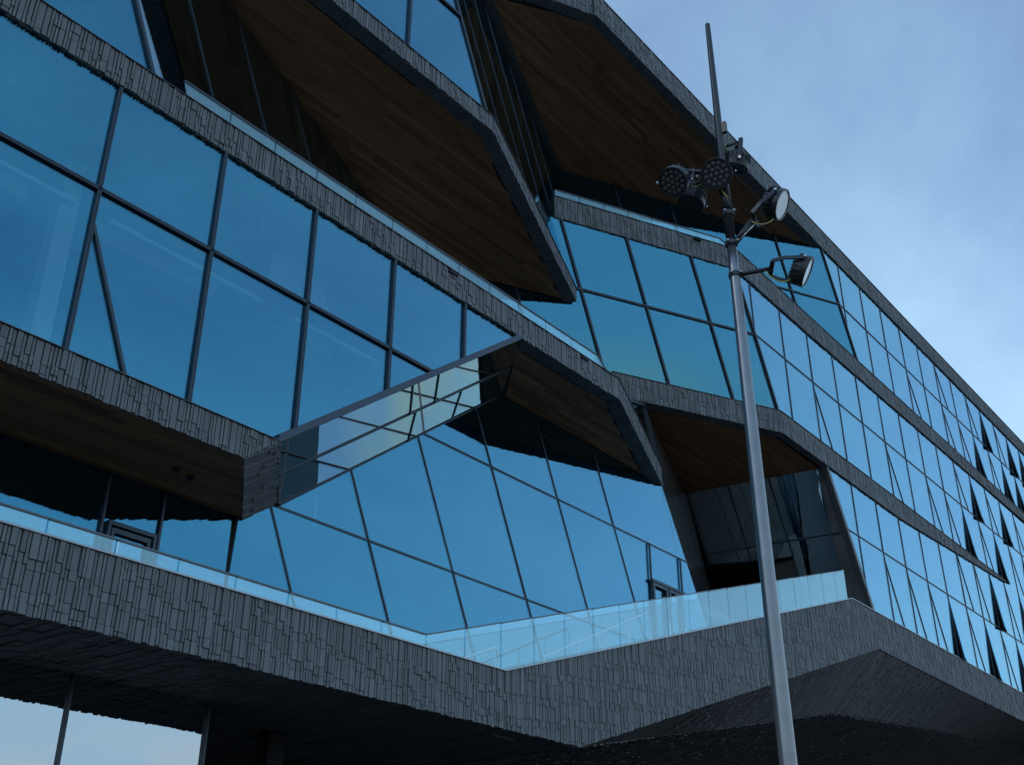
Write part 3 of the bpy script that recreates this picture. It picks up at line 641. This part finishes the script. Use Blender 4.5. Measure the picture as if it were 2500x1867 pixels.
while x < 30.3:
    xe = min(x + .93, 30.36)
    lowz = lambda q: max(5.9, b1t(q) - .12)
    pl_.append([(x * f_ + g_, Yb, lowz(x)), (xe * f_ - g_, Yb, lowz(xe)), (xe * f_ - g_, Yb, zz(zs(xe))), (x * f_ + g_, Yb, zz(zs(x)))]); x = xe
balustrade('glass_balustrade', 'long glass balustrade on the lowest tiled band, climbing beside the stair', pl_)
pl_ = []; x = 7.05
first = True
while x < 18.0:
    xe = min(7.05 + .91 * (len(pl_) + 1), 18.05)
    pl_.append([(x * f_ + g_ + (.16 if first else 0), Yb, 13.2), (xe * f_ - g_, Yb, 13.2), (xe * f_ - g_, Yb, zz(13.58)), (x * f_ + g_, Yb, zz(13.58))]); x = xe; first = False
pl_.append([(18.05 * f_ + g_, Yb, 13.2), (18.42 * f_, Yb, 13.2), (18.38 * f_, Yb, zz(13.33)), (18.05 * f_ + g_, Yb, zz(13.58))])
balustrade('glass_balustrade', 'glass balustrade on the deck above the big slanted window', pl_)
pl_ = []; o2 = V((20.2, 14.6, 0)) - N2 * .06; ln = (25.1 - 20.2) / E2.x; k = 7
for i in range(k):
    u0, u1 = ln * i / k + g_, ln * (i + 1) / k - g_; p0, p1 = o2 + E2 * u0, o2 + E2 * u1
    pl_.append([(p0.x, p0.y, 20.25), (p1.x, p1.y, 20.25), (p1.x, p1.y, 20.66), (p0.x, p0.y, 20.66)])
p0, p1 = o2 + E2 * (ln + g_), o2 + E2 * (ln + .33)
pl_.append([(p0.x, p0.y, 20.25), (p1.x, p1.y, 20.25), (p1.x, p1.y, 20.42), (p0.x, p0.y, 20.66)])
balustrade('glass_balustrade', 'short glass balustrade on the notch band under the topmost wood soffit', pl_, n=N2)
# stair handrails behind the glass
def handrail(label, top, posts):
    e = empty('stair_handrail', top[0]); tag(e, label, 'handrail', 'stair handrails'); inv = Matrix.Translation(-V(top[0]))
    o = MB().tube(top, .021, 8).build('rail', 'steel', None, True); o.parent = e; o.matrix_parent_inverse = inv
    for a, b in posts:
        o = MB().tube([a, b], .016, 8).build('post', 'steel', None, True); o.parent = e; o.matrix_parent_inverse = inv
Yr = 12.8
handrail('short steel handrail at the foot of the terrace stair', [(13.9, Yr, 6.08), (15.5, Yr, 6.75), (15.6, Yr, 6.74), (15.64, Yr, 6.6)], [((15.64, Yr, 5.4), (15.64, Yr, 6.62)), ((14.3, Yr, 5.3), (14.3, Yr, 6.25))])
handrail('long steel handrail rising up the terrace stair', [(16.98, Yr, 6.7), (17.02, Yr, 6.89), (20.80, Yr, 8.60), (20.90, Yr, 8.56)], [((16.98, Yr, 5.8), (16.98, Yr, 6.72)), ((18.12, Yr, 6.1), (18.12, Yr, 7.38)), ((19.05, Yr, 6.4), (19.05, Yr, 7.8)), ((19.99, Yr, 6.7), (19.99, Yr, 8.23)), ((20.9, Yr, 7.0), (20.9, Yr, 8.57))])
# ------------------------------------------------------------------ lighting mast
mx_, my_ = 9.037, 4.281
MA = empty('lighting_mast', (mx_, my_, 0)); tag(MA, 'grey steel lighting mast carrying round black floodlights in front of the building', 'lamp post')
MI = Matrix.Translation((-mx_, -my_, 0))
def mpart(mb, name, m, smooth=True, parent=None, **k):
    o = mb.build(name, m, None, smooth); o.parent = parent or MA
    if parent is None: o.matrix_parent_inverse = MI
    tag(o, **k); return o
mpart(MB().tube([(mx_, my_, z) for z in (0, 3.1, 4.8, 6.4, 8.0, 8.32)], [.085, .076, .068, .062, .053, .051], 32), 'pole', 'pole')
mpart(MB().tube([(mx_, my_, z) for z in (8.32, 9.9, 11.38, 11.43, 11.445)], [.046, .041, .030, .028, .015], 24), 'pole_top', 'pole_dark')
mpart(MB().tube([(mx_, my_, 0), (mx_, my_, .03)], .2, 24).tube([(mx_, my_, .03), (mx_, my_, .25)], [.12, .10], 24), 'base_plate', 'pole', False)
cr_ = V((.6247, -.7808, 0)); cf = V((.7808, .6247, 0)); pit = R(27.64)
cu = V((0, 0, 1)) * math.cos(pit) - cf * math.sin(pit)
MP = lambda r, z, t=0.0: V((mx_, my_, z)) + cr_ * r - cf * t      # r metres to the right as seen, t metres toward the viewer
for z in (8.71, 8.33, 7.94, 9.24):
    cl = mpart(MB().tube([(mx_, my_, z - .025), (mx_, my_, z + .025)], .066 if z < 8.4 else .06, 20), 'clamp', 'pole_dark', False)
    for s in (-1, 1): mpart(MB().tube([MP(.05 * s, z, .05), MP(.05 * s, z, .085)], .012, 8), 'bolt', 'bolt')
def floodlight(c, n, back_to, lit, spin=0.0, r=.168, dp=.15):
    n = V(n).normalized(); q = n.to_track_quat('Z', 'Y').to_matrix().to_4x4(); T = Matrix.Translation(c) @ q @ Matrix.Rotation(spin, 4, 'Z')
    X = lambda p: tuple(T @ V(p))
    h = MB(); k = 32
    prof = [(-dp, .001), (-dp, r * .80), (-dp * .85, r * .86), (-.05, r * .95), (-.045, r), (.012, r), (.016, r * .985), (.016, r * .90), (.004, r * .89)]
    for z, rr in prof: h.v += [X((math.cos(2 * math.pi * j / k) * rr, math.sin(2 * math.pi * j / k) * rr, z)) for j in range(k)]
    for i in range(len(prof) - 1):
        for j in range(k): h.f.append((i * k + j, i * k + (j + 1) % k, (i + 1) * k + (j + 1) % k, (i + 1) * k + j)); h.t.append(1.0)
    ho = mpart(h, 'floodlight', 'black_metal', False)
    fin = MB()
    for i in range(20):
        a = 2 * math.pi * i / 20; ca, sa = math.cos(a), math.sin(a)
        fin.prism([X((ca * r * .6, sa * r * .6, -dp - .025)), X((ca * r * 1.0, sa * r * 1.0, -dp + .03)), X((ca * r * 1.0, sa * r * 1.0, -.055)), X((ca * r * .6, sa * r * .6, -.055))], tuple((T.to_3x3() @ V((-sa * .006, ca * .006, 0)))))
    sub(fin, 'heat_sink', 'black_metal', ho)
    ln = MB(); ln.v = [X((math.cos(2 * math.pi * i / 40) * r * .895, math.sin(2 * math.pi * i / 40) * r * .895, .006)) for i in range(40)]; ln.f = [tuple(range(40))]; ln.t = [1.0]
    sub(ln, 'lens', 'lens' if lit else 'black_metal', ho)
    if not lit:
        pts = [(0, 0)] + [(.058 * math.cos(i * math.pi / 3 + .2), .058 * math.sin(i * math.pi / 3 + .2)) for i in range(6)] + [(.112 * math.cos(i * math.pi / 6 + .2), .112 * math.sin(i * math.pi / 6 + .2)) for i in range(12)]
        for px, py in pts:
            sub(MB().tube([X((px, py, .0065)), X((px, py, .012)), X((px, py, .015))], [.021, .021, .012], 14), 'led_optic', 'led', ho)
    # U-shaped yoke through the back point
    pv = V(back_to); side = (n.cross(pv - V(c))).normalized()
    if side.length < .5: side = cr_
    y = []
    yk = MB(); A1 = V(c) + side * (r * 1.06) - n * .05; A2 = V(c) - side * (r * 1.06) - n * .05
    m1, m2 = pv + side * r * .62, pv - side * r * .62
    pth = [A1, A1.lerp(m1, .65) + side * .02, m1, pv, m2, A2.lerp(m2, .65) - side * .02, A2]
    for i in range(6):
        d = (pth[i + 1] - pth[i]); wv = d.cross(side).normalized() * .024 if abs(d.normalized().dot(side)) < .99 else n * .024
        dd = d.cross(wv).normalized() * .012
        yk.prism([pth[i] - wv - d.normalized() * .004, pth[i] + wv - d.normalized() * .004, pth[i + 1] + wv, pth[i + 1] - wv], dd)
    sub(yk, 'yoke', 'black_metal', ho)
    for A in (A1, A2): sub(MB().tube([A - side * .02 * (1 if A is A2 else -1), A + side * .03 * (1 if A is A1 else -1)], .017, 10), 'pivot_bolt', 'bolt', ho)
    return ho
def cable(ho, p, q, sag=.09):
    p, q = V(p), V(q); pts = []
    for i in range(9):
        t = i / 8; pts.append(p.lerp(q, t) - V((0, 0, 1)) * sag * 4 * t * (1 - t))
    sub(MB().tube(pts, .0055, 8), 'cable', 'cable', ho, smooth=True)
def arm(p, q, r=.03): mpart(MB().tube([p, q], r, 14), 'arm', 'black_metal')
cc = (V((0, 0, 1.6)) - V((mx_, my_, 9))).normalized()
# head facing the viewer
c1 = MP(-.13, 9.07, .22); h = floodlight(c1, cc, c1 - cc * .30 - V((0, 0, .06)), False); arm(MP(0, 8.75, .05), c1 - cc * .30 - V((0, 0, .1)), .032); cable(h, c1 - cc * .16 - V((0, 0, .12)), MP(.0, 8.86, .09), .03)
# upper left head and the one behind it
n2 = cc * .86 + (cr_ * -.62 - cu * .42) * .6; c2 = MP(-.57, 9.07, .08); h = floodlight(c2, n2, c2 - V(n2).normalized() * .30 + cu * .05, False); arm(MP(-.03, 9.24, .02), c2 - V(n2).normalized() * .30 + cu * .05, .024); cable(h, c2 - V(n2).normalized() * .16, MP(-.22, 9.12, .05), .10)
n3 = cc * .45 - cu * .85 - cr_ * .25; c3 = MP(-.34, 9.02, -.22); h = floodlight(c3, n3, c3 - V(n3).normalized() * .26, False, r=.15); arm(MP(-.02, 9.24, -.03), c3 - V(n3).normalized() * .26, .024)
# head behind the pole, upper right, aimed down
n5 = -cu * .95 - cr_ * .22 + cc * .18; c5 = MP(.16, 9.43, -.12); h = floodlight(c5, n5, c5 - V(n5).normalized() * .30 - cr_ * .02, False, r=.15); arm(MP(.02, 9.62, -.02), c5 - V(n5).normalized() * .30 - cr_ * .02, .018); cable(h, c5 - V(n5).normalized() * .12 - cr_ * .1, MP(.04, 9.62, .03), .02)
# two heads on the right with pale lenses
a12 = R(12); n6 = cc * .52 + (cr_ * math.cos(a12) - cu * math.sin(a12)) * .85; c6 = MP(.55, 8.76, .10); bk6 = MP(.25, 8.60, .05)
h = floodlight(c6, n6, bk6, True, r=.17, dp=.17); arm(MP(.04, 8.34, .02), bk6, .034); cable(h, MP(.22, 8.56, .08), MP(.44, 8.57, .1), .05)
a17 = R(17); n7 = cc * .36 + (cr_ * math.cos(a17) - cu * math.sin(a17)) * .93; c7 = MP(.72, 7.93, .08); bk7 = MP(.37, 7.99, .05)
h = floodlight(c7, n7, bk7, True, r=.165, dp=.14); arm(MP(.04, 7.94, .02), bk7, .024); cable(h, MP(.30, 7.95, .06), MP(.54, 7.84, .08), .07)
mpart(MB().tube([MP(.07, 8.34, .05), MP(.29, 8.57, .08)], .005, 6), 'stay_wire', 'bolt')
mpart(MB().aabox(mx_ - .02, mx_ + .02, my_ - .09, my_ - .04, 9.78, 9.92), 'junction_box', 'black_metal', False)
